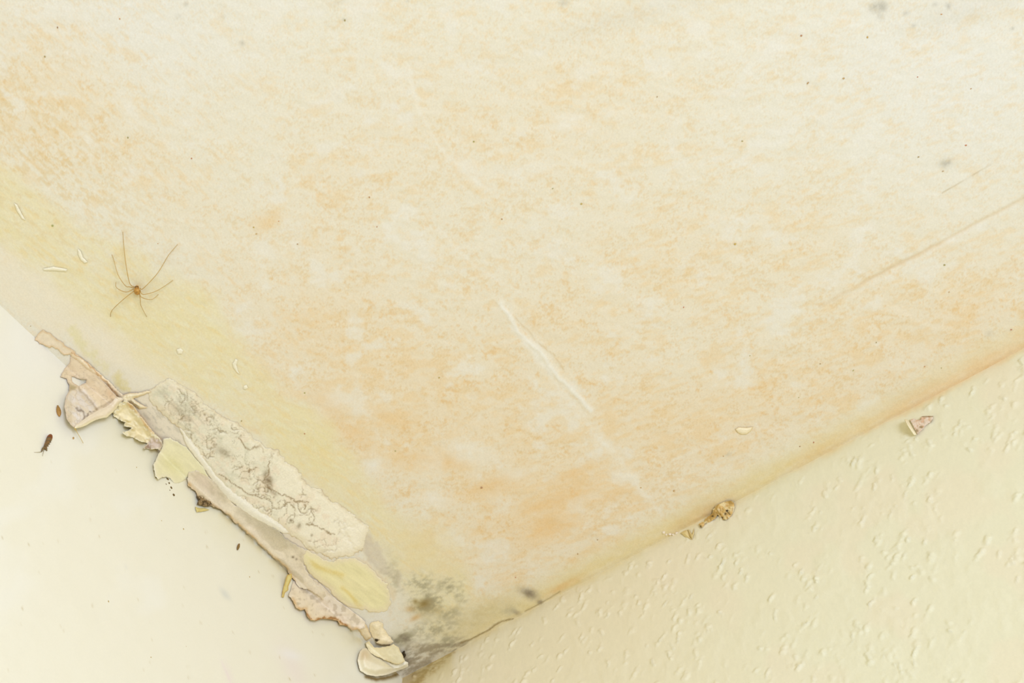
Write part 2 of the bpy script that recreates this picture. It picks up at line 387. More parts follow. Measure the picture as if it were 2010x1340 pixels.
# ------------------------------------------------------------------ left wall
def left_colour(P):
    x, y = P[:, 0], P[:, 1]
    c = np.tile(np.array([239., 233., 209.]), (len(P), 1))
    d = (y - edge_left(x)) * .73
    c = lay(c, (240, 236, 222), sst(160, 0, np.hypot(x - 60, y - 690)) * .7)
    c = lay(c, (241, 237, 220), sst(.5, .7, nz(P, 130, 200, 3)) * .5)
    c = lay(c, (235, 227, 190), np.exp(-(d / 45) ** 2) * sst(120, 260, x) * (.3 + .5 * nz(P, 30, 201, 3)))
    c = lay(c, (222, 200, 138), np.exp(-(d / 9) ** 2) * sst(200, 300, x) * sst(.35, .65, nz(P, 14, 202, 3)) * .7)
    c = lay(c, (218, 216, 200), .8 * blob(P, 441, 1166, 14, 6, 52) + .3 * blob(P, 246, 1113, 3, 5, -30))
    c = lay(c, (236, 220, 212), .45 * blob(P, 575, 1310, 20, 50, -28) + .35 * blob(P, 448, 1325, 8, 30, -20) + .3 * line(P, [(434, 1296), (445, 1325), (452, 1345)], 2, warp=2))
    c = lay(c, (240, 236, 228), .6 * blob(P, 570, 1285, 26, 10, 15))
    c = lay(c, (112, 84, 28), .95 * line(P, CURL_SHADOW, 3.6, warp=2, wscale=9))  # curl's shadow painted into the wall colour
    c = lay(c, (214, 206, 172), .5 * blob(P, 690, 1250, 18, 12, 20) * nz(P, 10, 204, 3) * 1.6)
    for i in range(60):
        q = (random.uniform(0, 700), random.uniform(850, 1340))
        if q[1] < edge_left(q[0]) + 20: continue
        r = random.uniform(.9, 1.6); c = lay(c, (196, 178, 132), random.uniform(.3, .9) * blob(P, *q, r, r * random.uniform(1, 1.8), random.uniform(0, 180)))
    return c


def wall_grid(side, lo_hi, step, zdepth):
    """side L: plane y=0 along x; side R: plane x=0 along y."""
    a = axis(0, lo_hi, step, 2.6); b = axis(0, zdepth, step, 2.5)
    A, B = np.meshgrid(a, b, indexing='ij'); z = ROOM_H - B.ravel(); o = np.zeros(A.size)
    V = np.stack([A.ravel(), o, z], 1) if side == 'L' else np.stack([o, A.ravel(), z], 1)
    return a, b, V


def build_left():
    e = hit([(0, 600), (0, HGT), (760, HGT)], 0.0, 'L')
    a, b, V = wall_grid('L', e[:, 0].max() + .03, .0013, ROOM_H - e[:, 2].min() + .03)
    P = project(V)
    h = (nz(P, 50, 211, 3) - .5) * .0006 + (nz(P, 14, 212, 2) - .5) * .00012
    V[:, 1] += np.maximum(h, -.0003) + .0003
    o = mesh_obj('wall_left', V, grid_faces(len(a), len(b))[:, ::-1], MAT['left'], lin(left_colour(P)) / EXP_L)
    o['kind'] = 'structure'; tag(o, 'smooth pale cream wall at lower left', 'wall')


# ------------------------------------------------------------------ right wall (woodchip paper)
def right_colour(P):
    x, y = P[:, 0], P[:, 1]
    c = np.tile(np.array([230., 223., 187.]), (len(P), 1))
    g = sst(1150, 1750, x + .25 * (y - 1100) + (nz(P, 200, 300, 2) - .5) * 300)
    c = lay(c, (231, 219, 182), (1 - g) * .9); c = lay(c, (230, 224, 189), g * .8)
    c = lay(c, (234, 220, 186), sst(.5, .7, nz(P, 110, 301, 3)) * .4)
    d = (y - edge_right(x)) * .88
    j = (nz(P, 26, 303, 3) - .5) * 14
    c = lay(c, (227, 206, 148), sst(12, -8, d + j) * (.25 + .75 * nz(P, 9, 304, 3, -28, 3)))
    c = lay(c, (232, 203, 152), sst(14, -8, d + j) * sst(1450, 1900, x) * (.2 + .7 * nz(P, 9, 309, 3, -28, 3)))
    # grime in the corner and the curl's painted shadow
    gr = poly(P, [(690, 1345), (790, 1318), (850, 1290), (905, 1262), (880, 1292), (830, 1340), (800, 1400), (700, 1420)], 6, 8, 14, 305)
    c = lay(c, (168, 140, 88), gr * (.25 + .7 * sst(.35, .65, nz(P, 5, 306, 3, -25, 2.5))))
    c = lay(c, (112, 84, 28), .9 * line(P, CURL_SHADOW, 3.8, warp=2, wscale=9) * sst(.2, .5, nz(P, 9, 310, 3)))  # the curl's painted shadow carries on across this wall
    c = lay(c, (222, 198, 170), poly(P, [(745, 1330), (800, 1318), (820, 1325), (795, 1360), (730, 1370)], 6, 4, 10, 307) * .7)
    c = lay(c, (200, 178, 110), sst(20, 0, x - 880) * np.exp(-(d / 40) ** 2) * .5)
    c = c + ((nz(P, 3, 308, 2, 90, 3) - .5) * 5)[:, None]
    return c


def build_right():
    e = hit([(790, HGT), (W, HGT), (W, 690)], 0.0, 'R')
    a, b, V = wall_grid('R', e[:, 1].max() + .03, .0009, ROOM_H - e[:, 2].min() + .03)
    P = project(V)
    h = (nz(P, 60, 311, 3) - .5) * .0012 + (nz(P, 16, 312, 3, 80, 1.6) - .5) * .0005
    # wood chips under the paint
    rr = random.Random(5)
    S = np.stack([V[:, 1], ROOM_H - V[:, 2]], 1) * 1000           # millimetres along and down the wall
    ymax, zmax = a[-1], b[-1]
    n = 0
    cellsx = np.floor(S[:, 0] / 12).astype(int); cellsy = np.floor(S[:, 1] / 12).astype(int)
    key = cellsx * 4000 + cellsy; order = np.argsort(key, kind='stable'); ks = key[order]
    def near(u, v):
        idx = []
        for i in (-1, 0, 1):
            for j in (-1, 0, 1):
                k = (int(u // 12) + i) * 4000 + int(v // 12) + j
                lo, hi_ = np.searchsorted(ks, [k, k + 1]); idx.append(order[lo:hi_])
        return np.concatenate(idx)
    um, vm = e[:, 1].max() * 1000 + 28, (ROOM_H - e[:, 2].min()) * 1000 + 28
    chips = []
    for i in range(int(um * vm / 62)):
        chips.append((rr.uniform(0, um), rr.uniform(4, vm)))
    for u, v in chips:
        if nzs(u, v) < .42: continue
        k = near(u, v)
        if not len(k): continue
        an = rr.uniform(-.5, .9); ca, sa = math.cos(an), math.sin(an)
        L = rr.uniform(1.3, 4.8); w = rr.uniform(.8, 2.1); H = rr.uniform(.2, 1.0) ** 1.6 * .0015
        dx = S[k, 0] - u + 1.5 * (vn(S[k, 0] * .55, S[k, 1] * .55, 21) - .5); dy = S[k, 1] - v + 1.8 * (vn(S[k, 0] * .45, S[k, 1] * .45, 22) - .5)
        p = (dx * ca + dy * sa) / w; q = (-dx * sa + dy * ca) / L
        r = np.sqrt(p * p + q * q) + .9 * (vn(S[k, 0] * .7 + u, S[k, 1] * .7, 9) - .5)
        h[k] = np.maximum(h[k], h[k] * .5 + H * sst(1.35, .2, r) * (.75 + .25 * np.clip(q, -1, 1)))
    V[:, 0] += np.maximum(h, -.0008) + .0008 - .0006 * np.exp(-(S[:, 1] / 6) ** 2)
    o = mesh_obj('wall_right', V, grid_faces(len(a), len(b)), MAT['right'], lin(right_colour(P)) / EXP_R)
    o['kind'] = 'structure'; tag(o, 'yellowish woodchip papered wall at lower right', 'wall')


def nzs(u, v):
    return float(fbm(np.array([u / 30.0]), np.array([v / 30.0]), 77, 3)[0])


build_ceiling(); build_left(); build_right()
#SHEETS

# ------------------------------------------------------------------ torn paper, flakes and crusts: thin solid pieces with their own thickness
def densify(pts, step, rag, seed, rscale=9.0):
    pts = np.asarray(pts, float); out = []
    n = len(pts)
    for i in range(n):
        a, b = pts[i], pts[(i + 1) % n]; k = max(1, int(np.hypot(*(b - a)) / step))
        for j in range(k): out.append(a + (b - a) * j / k)
    out = np.array(out)
    if rag: out = out + rag * 2 * np.stack([nz(out, rscale, seed, 4, gain=.75) - .5, nz(out, rscale, seed + 9, 4, gain=.75) - .5], 1)
    return out


def sheet(name, outline, height, colour, mat='paper', step=2.4, rag=1.5, where='fold', thick=.0004, seed=1, holes=(), parent=None, div=None, rscale=9.0):
    """A thin solid piece seen as `outline`, standing height(P, d) metres off its wall or ceiling (d: pixels in from the rim)."""
    rim = densify(outline, step, rag, seed, rscale); loops = [rim] + [densify(h, step, rag * .6, seed + 3, rscale) for h in holes]
    lo, hi = rim.min(0), rim.max(0)
    gx, gy = np.meshgrid(np.arange(lo[0], hi[0], step), np.arange(lo[1], hi[1], step * .866)); gx = gx + (np.arange(gx.shape[0]) % 2)[:, None] * step * .5
    G = np.stack([gx.ravel(), gy.ravel()], 1)
    ok = inside(G, rim)
    for h in loops[1:]: ok &= ~inside(G, h)
    G = G[ok]
    d = np.minimum.reduce([segdist(G, l, True) for l in loops]); G = G[d > step * .55]
    pts = np.concatenate(loops + [G]); edges = []; base = 0
    for l in loops:
        n = len(l); edges += [(base + i, base + (i + 1) % n) for i in range(n)]; base += n
    v, e, f, *_ = delaunay_2d_cdt([Vector(p) for p in pts], edges, [], 0, 1e-4)
    P = np.array([(q[0], q[1]) for q in v]); F = np.array([t for t in f if len(t) == 3])
    cen = P[F].mean(1); ok = inside(cen, rim)
    for h in loops[1:]: ok &= ~inside(cen, h)
    F = F[ok]
    d = np.minimum.reduce([segdist(P, l, True) for l in loops])
    hh = np.maximum(height(P, d), thick + .00008)
    top = hit(P, hh, where)
    bot = hit(P, hh - thick, where)
    # back face follows the front one
    n = len(P); und = {}
    for t in F:
        for a, b in ((t[0], t[1]), (t[1], t[2]), (t[2], t[0])):
            und[(a, b)] = und.get((a, b), 0) + 1
    side = [(a, b) for (a, b) in und if (b, a) not in und]
    faces = [tuple(map(int, t[::-1])) for t in F] + [tuple(int(i) + n for i in t) for t in F] + [(int(a), int(b), int(b) + n, int(a) + n) for a, b in side]
    c = lin(colour(P, d)) / div if div is not None else lin(colour(P, d)) / EXP_S
    org = top.mean(0)
    o = mesh_obj(name, np.concatenate([top, bot]) - org, faces, MAT[mat], np.concatenate([c, c]), None)
    o.location = org; o.matrix_world = Matrix.Translation(org)
    if parent is not None:
        o.parent = parent; o.matrix_parent_inverse = parent.matrix_world.inverted()
    return o


def flat(col, var=6, scale=9, seed=1, edge=None, ew=3.0, ea=.6):
    """Plain piece colour with a little unevenness and, if given, a dirtier rim."""
    def fn(P, d):
        c = np.tile(np.array(col, float), (len(P), 1)) + ((nz(P, scale, seed, 3) - .5) * 2 * var)[:, None]
        if edge is not None: c = lay(c, edge, np.exp(-(d / ew) ** 2) * ea * (.3 + 1.2 * nz(P, 7, seed + 4, 3)))
        return c
    return fn


def off(P, a, b):
    """Signed run of P along the direction a->b, 0 at a and 1 at b."""
    a, b = np.asarray(a, float), np.asarray(b, float); v = b - a
    return ((P - a) @ v) / (v @ v)


# --- cracked crust of old plaster along the left ceiling edge
CRUST = [(290, 768), (330, 742), (352, 752), (383, 772), (412, 800), (440, 818), (470, 832), (490, 850), (497, 862), (512, 870), (520, 876), (545, 884), (560, 905), (585, 918), (598, 950), (632, 962), (650, 985), (665, 988), (690, 1008), (724, 1032), (718, 1055), (713, 1083), (690, 1090), (678, 1090), (652, 1098), (630, 1088), (602, 1078), (575, 1052), (545, 1032), (500, 1010), (455, 985), (432, 955), (400, 915), (372, 872), (345, 835), (318, 812), (300, 795)]


def crust_colour(P, d):
    n = nz(P, 14, 401, 4)
    g = sst(680, 330, P[:, 0])
    c = np.tile(np.array([240., 231., 206.]), (len(P), 1))
    c = lay(c, (225, 218, 193), g * (.5 + .7 * n)); c = lay(c, (212, 207, 180), g * sst(.52, .68, nz(P, 18, 402, 3)) * .8)
    c = lay(c, (233, 214, 186), sst(.55, .7, nz(P, 20, 403, 3)) * .5)
    wm = np.maximum(worms(P, 26, 411, .9), .8 * worms(P, 15, 421, .7)) * sst(.45, .6, nz(P, 40, 412, 2))
    c = lay(c, (150, 132, 100), wm * .75 * sst(700, 600, P[:, 0]))
    fine = worms(P, 9, 431, .6) * sst(.48, .6, nz(P, 30, 432, 2)) * sst(600, 420, P[:, 0]); c = lay(c, (160, 150, 122), fine * .5)
    str_ = sst(.58, .7, nz(P, 4, 433, 3, 44, 5)) * sst(470, 400, P[:, 0]); c = lay(c, (184, 175, 150), str_ * .35)
    for bx, by, rx, ry, a in [(527, 942, 7, 8, .9), (522, 930, 5, 10, .6), (530, 955, 4, 10, .6), (440, 888, 14, 8, .4), (538, 968, 8, 4, .5), (587, 1032, 4, 6, .6), (571, 1021, 3, 3, .8), (425, 872, 2, 2, .8), (612, 1050, 2, 3, .7), (352, 805, 20, 6, .3), (365, 820, 14, 5, .3)]:
        c = lay(c, (118, 100, 72), a * blob(P, bx, by, rx, ry, 30) * (.2 + 1.2 * nz(P, 4, 441, 3)))
    for pl in ([(470, 860), (478, 872), (490, 882), (498, 876), (512, 876), (518, 888)], [(486, 925), (500, 918), (506, 916)], [(528, 905), (527, 930), (515, 945), (533, 962)], [(520, 955), (545, 968), (568, 975), (580, 985), (604, 983), (597, 1000)], [(555, 990), (570, 984), (575, 995)], [(600, 1030), (612, 1028), (640, 1042), (655, 1050)], [(430, 930), (480, 965), (520, 978)]):
        c = lay(c, (140, 118, 84), .75 * line(P, pl, 1.1, warp=4, wscale=8))
    c = lay(c, (231, 219, 188), np.exp(-(d / 9) ** 2) * .8)
    c = lay(c, (206, 184, 144), np.exp(-(d / 2.5) ** 2) * .6 * sst(.45, .65, nz(P, 12, 442, 3)))
    return c


RIDGE = [(352, 838), (372, 858), (400, 895), (432, 935), (470, 970), (510, 1000), (548, 1026), (568, 1044), (556, 1046), (520, 1028), (480, 1006), (448, 980), (418, 944), (390, 906), (366, 874)]


def crust_h(P, d):
    return .0003 + .0008 * sst(0, 12, d) * (.4 + .8 * nz(P, 24, 451, 3)) + .0004 * (nz(P, 7, 452, 3) - .5) - .0005 * worms(P, 26, 411, 1.4) * sst(.45, .6, nz(P, 40, 412, 2))


crust = tag(sheet('plaster_crust', CRUST, crust_h, crust_colour, 'plaster', 2.2, 6.5, 'C', .00022, 61, rscale=13),
            'flaking greenish white plaster crust full of wormlike cracks on the ceiling edge', 'plaster')
sheet('ridge', RIDGE, lambda P, d: .0006 + .0007 * sst(0, 10, d), flat((238, 231, 211), 3, 12, 62, (234, 224, 198), 3, .8), 'plaster', 2.4, 2.5, 'C', .0003, 63, parent=crust)['label'] = 'smooth white filler ridge'

# --- yellow scrap of paper nearest the corner
def yellow_colour(P, d):
    c = np.tile(np.array([232., 222., 172.]), (len(P), 1)); c = c + ((nz(P, 5, 471, 3, 36, 6) - .5) * 26)[:, None]
    c = lay(c, (220, 194, 110), .55 * line(P, Z8([(440, 480), (600, 540), (780, 600)]), 5, warp=6) + .6 * line(P, Z8([(780, 740), (880, 820), (1000, 960)]), 4, warp=5))
    c = lay(c, (236, 224, 176), sst(.58, .7, nz(P, 5, 472, 3, 34, 6)) * .5)
    c = lay(c, (200, 192, 140), poly(P, Z8([(560, 700), (720, 820), (820, 930), (740, 870), (640, 780)]), 5) * .5)
    c = lay(c, (231, 216, 182), np.exp(-(d / 8) ** 2) * .8 * (.4 + nz(P, 14, 474, 3)))
    return c


tag(sheet('wallpaper_scrap', PATCH_YELLOW, lambda P, d: .00028 + .0003 * sst(0, 10, d) * nz(P, 8, 473, 3, 36, 5), yellow_colour, 'paper', 2.6, 7.0, 'C', .0002, 65, rscale=16),
    'larger yellow fibrous scrap of paper between white crust and the corner', 'wallpaper')
SCRAP = Z7([(200, 400), (270, 390), (420, 480), (500, 570), (600, 690), (640, 770), (560, 740), (450, 730), (430, 790), (400, 810), (350, 830), (300, 830), (270, 790), (250, 785), (230, 772), (190, 775), (150, 800), (120, 770), (110, 700), (108, 650), (130, 600), (150, 560), (190, 480)])
def scrap_colour(P, d):
    c = np.tile(np.array([233., 225., 185.]), (len(P), 1)) + ((nz(P, 6, 481, 3, 42, 4) - .5) * 18)[:, None]
    c = lay(c, (236, 226, 196), sst(9, 0, d) * sst(360, 320, P[:, 0]) * .8)
    return lay(c, (214, 206, 150), .5 * blob(P, 340, 915, 24, 12, 40))
tag(sheet('wallpaper_scrap', SCRAP, lambda P, d: .0004 + .0028 * sst(345, 300, P[:, 0]) + .0004 * nz(P, 12, 482, 3), scrap_colour, 'paper', 2.2, 2.0, 'CL', .0003, 67),
    'smaller pale yellow paper scrap peeling off left of the white crust', 'wallpaper')

# --- grey beige backing band under the crust
BAND = [(369, 928), (384, 922), (402, 928), (424, 948), (455, 985), (500, 1013), (545, 1038), (562, 1056), (602, 1080), (596, 1090), (596, 1102), (606, 1128), (622, 1146), (640, 1160), (660, 1180), (690, 1206), (712, 1226), (690, 1220), (650, 1190), (620, 1165), (588, 1150), (577, 1140), (560, 1112), (530, 1088), (500, 1058), (470, 1033), (450, 1012), (432, 1000), (410, 990), (392, 978), (380, 962), (368, 950)]
def band_colour(P, d):
    c = np.tile(np.array([224., 210., 181.]), (len(P), 1)) + ((nz(P, 8, 491, 4, 40, 2) - .5) * 22)[:, None]
    c = lay(c, (202, 188, 156), sst(.5, .66, nz(P, 14, 492, 3, 42, 2.5)) * .75)
    c = lay(c, (192, 180, 152), .7 * line(P, [(400, 912), (430, 950), (470, 985), (520, 1020), (560, 1056)], 5, warp=4) + .5 * line(P, [(470, 1000), (530, 1040), (570, 1066)], 9, warp=6))
    c = lay(c, (230, 213, 190), .8 * blob(P, 400, 945, 24, 10, 45) + .4 * blob(P, 500, 1045, 24, 10, 45))
    lowr = line(P, [(368, 950), (392, 978), (410, 990), (432, 1000), (450, 1012), (470, 1033), (500, 1058), (530, 1088), (560, 1112), (577, 1140)], 4, warp=3)
    c = lay(c, (196, 158, 100), lowr * .75 * (.3 + nz(P, 7, 493, 3)))
    c = lay(c, (108, 90, 62), .9 * poly(P, Z7([(525, 965), (580, 960), (600, 985), (660, 1010), (680, 1050), (610, 1055), (530, 1035)]), 2, 4, 8, 494) * sst(.36, .6, nz(P, 4, 495, 3)) + .8 * line(P, [(420, 995), (440, 1006), (455, 1024), (470, 1040)], 1.8, warp=3, wscale=8))
    c = lay(c, (100, 84, 60), .8 * blob(P, 575, 1093, 2.5, 2) + .6 * blob(P, 582, 1097, 2, 2))
    return c
tag(sheet('backing_paper', BAND, lambda P, d: .0004 + .0019 * line(P, [(368, 950), (410, 990), (450, 1012), (500, 1058), (560, 1112), (620, 1165)], 14) + .0004 * nz(P, 10, 496, 3), band_colour, 'plaster', 2.2, 4.5, 'CL', .0003, 69, rscale=9),
    'long grey beige strip of backing paper below the white crust with a dark torn edge', 'backing paper')

# --- scalloped pinkish strip
SCALLOP = Z8([(330, 540), (420, 600), (560, 700), (680, 830), (820, 940), (960, 1040), (1040, 1110), (1045, 1190), (960, 1200), (900, 1210), (850, 1165), (770, 1150), (740, 1105), (640, 1085), (560, 1085), (500, 1112), (440, 1095), (400, 1040), (385, 980), (340, 992), (290, 965), (240, 870), (200, 830), (230, 760), (250, 680), (280, 620)])
SC_EDGE = Z8([(240, 870), (290, 965), (340, 992), (385, 980), (400, 1040), (440, 1095), (500, 1112), (560, 1085), (640, 1085), (740, 1105), (770, 1150), (850, 1165), (900, 1210), (960, 1200)])
def scallop_colour(P, d):
    c = np.tile(np.array([234., 219., 193.]), (len(P), 1)) + ((nz(P, 8, 501, 4) - .5) * 20)[:, None]
    c = lay(c, (232, 222, 204), .7 * line(P, Z8([(320, 600), (450, 720), (640, 880), (780, 980)]), 9))
    c = lay(c, (194, 178, 150), sst(.56, .7, nz(P, 9, 502, 3)) * .6 + .5 * line(P, Z8([(420, 600), (560, 700), (680, 830)]), 3, warp=3))
    e = line(P, SC_EDGE, 4.5, warp=2, wscale=8)
    c = lay(c, (206, 164, 104), e * (.25 + .9 * nz(P, 6, 503, 3)))
    c = lay(c, (150, 100, 50), .9 * line(P, Z8([(390, 1010), (440, 1085), (500, 1105), (560, 1075), (640, 1070), (740, 1095), (800, 1140), (900, 1205)]), 2.2, warp=3, wscale=7) * sst(.3, .55, nz(P, 5, 504, 3)))
    return c
tag(sheet('torn_paper_strip', SCALLOP, lambda P, d: .0006 + .0028 * line(P, SC_EDGE, 14) * (.4 + nz(P, 12, 505, 3)) + .0005 * nz(P, 8, 506, 3), scallop_colour, 'paper', 2.0, 1.5, 'CL', .0005, 71, rscale=7),
    'pinkish strip of paper with a scalloped brown edge hanging left of the corner', 'torn paper')
tag(sheet('paper_sliver', Z8([(150, 850), (128, 845), (135, 790), (165, 680), (190, 600), (240, 590), (240, 640), (200, 730), (200, 770), (165, 800)]), lambda P, d: .0012 + .0030 * sst(1160, 1132, P[:, 1]), flat((220, 204, 136), 8, 6, 72, (190, 150, 70), 2, .7), 'paper', 1.4, .6, 'CL', .0004, 72),  # mustard tone puts the sliver's shade into its colour
    'narrow sliver of paper, mustard from its painted shade, standing beside the pinkish scalloped strip', 'torn paper')

# --- ragged start of the tear, far left
tag(sheet('torn_paper_strip', [(69, 667), (74, 655), (86, 648), (106, 660), (126.5, 676), (140.6, 686), (158, 702), (150, 706), (138.6, 698), (126.5, 696), (112, 686), (98, 680), (82, 676)], lambda P, d: .0005 + .0016 * sst(665, 685, P[:, 1] - .4 * (P[:, 0] - 70)), flat((230, 214, 185), 9, 7, 73, (208, 172, 118), 3, .6), 'paper', 1.8, 3.6, 'CL', .0003, 73, rscale=8),
    'small brownish torn paper tip at the far left end of the tear', 'torn paper')

# --- the big scooped flap
FLAP = Z6([(390, 340), (378, 410), (330, 460), (290, 540), (350, 560), (375, 620), (375, 680), (345, 730), (330, 830), (350, 950), (390, 1010), (430, 1040), (480, 1010), (560, 945), (650, 890), (740, 850), (800, 800), (850, 750), (820, 710), (760, 640), (640, 520), (540, 440), (460, 365)])
HOLE = Z6([(400, 540), (430, 545), (470, 565), (545, 570), (540, 600), (500, 615), (470, 632), (430, 610), (405, 585)])
def flap_colour(P, d):
    c = np.tile(np.array([231., 213., 181.]), (len(P), 1)) + ((nz(P, 7, 511, 4, 48, 2) - .5) * 18)[:, None]
    c = lay(c, (226, 217, 206), poly(P, Z6([(360, 700), (430, 660), (520, 680), (640, 820), (600, 900), (480, 1000), (400, 1020), (330, 900), (335, 780)]), 6, 4, 12, 512) * .9)
    c = lay(c, (222, 204, 172), sst(.45, .65, nz(P, 5, 516, 4, 48, 3)) * .6)
    c = lay(c, (228, 196, 158), .7 * blob(P, 218, 772, 12, 8, 50))
    c = lay(c, (170, 150, 120), .6 * line(P, Z6([(470, 655), (540, 730), (600, 800), (650, 860)]), 2.2, warp=3, wscale=8) + .5 * line(P, Z6([(640, 860), (720, 820), (800, 770)]), 2.0, warp=3))
    c = lay(c, (128, 112, 96), .75 * line(P, Z6([(450, 850), (510, 880), (530, 930), (510, 960)]), 2.0, warp=3, wscale=7) + .7 * line(P, Z6([(540, 930), (580, 890), (620, 870)]), 2.5, warp=3, wscale=6) * sst(.4, .6, nz(P, 4, 513, 2)))
    c = lay(c, (176, 160, 120), .8 * poly(P, Z6([(375, 600), (400, 620), (450, 640), (430, 665), (375, 680)]), 3))
    c = lay(c, (150, 130, 108), worms(P, 12, 514, .6) * .25)
    c = lay(c, (200, 178, 150), np.exp(-(d / 2.2) ** 2) * .6)
    return c
FOLD = Z6([(430, 1040), (560, 945), (650, 890), (740, 850), (850, 750)])
def flap_h(P, d):
    s = segdist(P, FOLD)
    bowl = .0046 * sst(60, 0, s) + .0003 + .0010 * sst(715, 750, P[:, 1])
    left = .0030 * sst(16, 0, np.abs(P[:, 0] - 128)) * sst(740, 790, P[:, 1])
    crease = -.0014 * line(P, Z6([(470, 655), (540, 730), (600, 800), (650, 860)]), 5) + .0012 * blob(P, 158, 812, 10, 8, 40)
    return bowl + left + crease + .0006 * (nz(P, 9, 515, 3) - .5)
flap = empty('wallpaper_flap', hit([(180, 760)], .001, 'CL')[0])
tag(flap, 'big curled flap of torn wallpaper showing its lilac grey inside at left', 'wallpaper flap')
sheet('inner_face', FLAP, flap_h, flap_colour, 'paper', 1.9, 1.2, 'CL', .0005, 75, (HOLE,), flap, rscale=6)['label'] = 'lilac grey inside with a torn hole'
LIP = Z6([(428, 1045), (440, 1010), (480, 985), (560, 925), (650, 870), (740, 830), (790, 790), (840, 735), (905, 755), (885, 800), (850, 830), (800, 890), (740, 940), (670, 950), (600, 980), (540, 1015), (490, 1035)])
LIPC = Z6([(430, 1042), (500, 1034), (600, 982), (740, 942), (800, 892), (880, 800)])
sheet('folded_lip', LIP, lambda P, d: .0066 + .0016 * sst(0, 7, d) - .0036 * sst(222, 242, P[:, 0]), lambda P, d: lay(flat((236, 221, 194), 6, 7, 76)(P, d), (241, 231, 192), line(P, LIPC, 3.0) * .9), 'paper', 1.8, .8, 'CL', .0006, 76, parent=flap)['label'] = 'pale folded rim'

# --- tattered fringe right of the flap
FR = Z6([(800, 890), (870, 800), (930, 770), (1010, 830), (1050, 890), (1130, 1000), (1220, 1100), (1280, 1170), (1285, 1210), (1262, 1262), (1220, 1240), (1170, 1250), (1090, 1240), (1140, 1190), (1060, 1170), (1010, 1140), (920, 1112), (890, 1080), (952, 1068), (985, 1040), (900, 1020), (925, 990), (862, 962), (810, 930)])
def fringe_colour(P, d):
    c = np.tile(np.array([238., 226., 188.]), (len(P), 1)) + ((nz(P, 5, 521, 4, 20, 2) - .5) * 22)[:, None]
    c = lay(c, (222, 176, 120), .7 * line(P, Z6([(960, 800), (1050, 900), (1110, 980), (1200, 1090)]), 3, warp=4, wscale=8))
    c = lay(c, (216, 198, 178), poly(P, Z6([(1180, 1130), (1280, 1160), (1290, 1210), (1262, 1262), (1170, 1252), (1090, 1240), (1140, 1190)]), 3) * .9)
    c = lay(c, (150, 122, 96), poly(P, Z6([(1100, 1240), (1145, 1195), (1175, 1250)]), 2) * .7 + .7 * line(P, Z6([(1283, 1180), (1270, 1250)]), 1.6))
    c = lay(c, (242, 233, 200), np.exp(-(d / 1.8) ** 2) * .6)
    return c
tag(sheet('paper_fringe', FR, lambda P, d: .0012 + .0038 * sst(16, 0, d) * sst(.3, .6, nz(P, 10, 522, 3)) + .0008 * nz(P, 5, 523, 2), fringe_colour, 'paper', 1.7, 1.6, 'CL', .0005, 77, rscale=5),
    'tattered cream paper fringe just right of the big curled flap', 'torn paper')

# --- smaller shreds along the tear
def shred_colour(P, d):
    c = flat((235, 217, 184), 8, 6, 551)(P, d)
    c = lay(c, (186, 142, 90), .75 * line(P, Z6([(395, 300), (470, 345), (560, 420), (660, 515), (780, 640), (850, 730)]), 1.6, warp=4, wscale=8))
    return lay(c, (228, 190, 146), .6 * blob(P, 218, 766, 10, 6, 50))
tag(sheet('torn_paper_strip', Z6([(390, 290), (470, 340), (560, 405), (660, 495), (780, 600), (860, 690), (905, 725), (870, 755), (815, 722), (750, 650), (640, 540), (540, 460), (460, 385), (400, 345)]), lambda P, d: .0007 + .0012 * sst(0, 4, d) * nz(P, 9, 552, 3), shred_colour, 'paper', 1.6, 2.6, 'CL', .0003, 84, rscale=6),
    'narrow peach torn paper edge with a brown line just above the big curled flap', 'torn paper')
tag(sheet('paper_tuft', Z6([(830, 770), (890, 725), (960, 700), (1050, 700), (1130, 678), (1180, 688), (1080, 725), (1000, 755), (1060, 800), (1145, 845), (1060, 855), (975, 800), (900, 805)]), lambda P, d: .0010 + .0026 * sst(0, 5, d) * nz(P, 7, 553, 3), flat((238, 225, 190), 8, 5, 554, (212, 176, 126), 2, .5), 'paper', 1.5, 1.6, 'CL', .0003, 85, rscale=5),
    'cream tuft of torn paper fanning out between the curled flap and the white crust', 'torn paper')
tag(sheet('dirt_clump', Z7([(520, 960), (560, 950), (600, 980), (665, 1008), (690, 1045), (640, 1062), (600, 1058), (530, 1040), (545, 1000)]), lambda P, d: .0020 + .0022 * sst(0, 4, d) * nz(P, 4, 555, 3), lambda P, d: lay(flat((150, 126, 88), 26, 3, 556)(P, d), (92, 74, 48), sst(.5, .65, nz(P, 4, 557, 3))), 'plaster', 1.2, 1.4, 'CL', .0005, 86, rscale=4),
    'dark brown crumbly dirt clump at the upper end of the grey beige strip', 'dirt')
tag(sheet('paper_sliver', Z7([(512, 1062), (560, 1078), (600, 1075), (650, 1090), (600, 1108), (560, 1112), (525, 1118)]), lambda P, d: .0010 + .0014 * sst(0, 4, d), flat((222, 204, 134), 8, 5, 558), 'paper', 1.3, 1.0, 'CL', .0003, 87, rscale=4),
    'small mustard scrap of paper under the dark brown dirt clump', 'torn paper')
tag(sheet('torn_paper_strip', Z5([(-60, 70), (60, 80), (190, 170), (250, 230), (285, 330), (335, 420), (250, 480), (190, 420), (120, 310), (40, 250), (-40, 190)]), lambda P, d: .0006 + .0012 * sst(0, 6, d) * nz(P, 8, 559, 3), flat((232, 214, 176), 10, 6, 561, (206, 170, 112), 2.5, .6), 'paper', 1.5, 2.2, 'CL', .0003, 88, rscale=6),
    'short peach shred of paper linking the scalloped strip to the corner curl', 'torn paper')

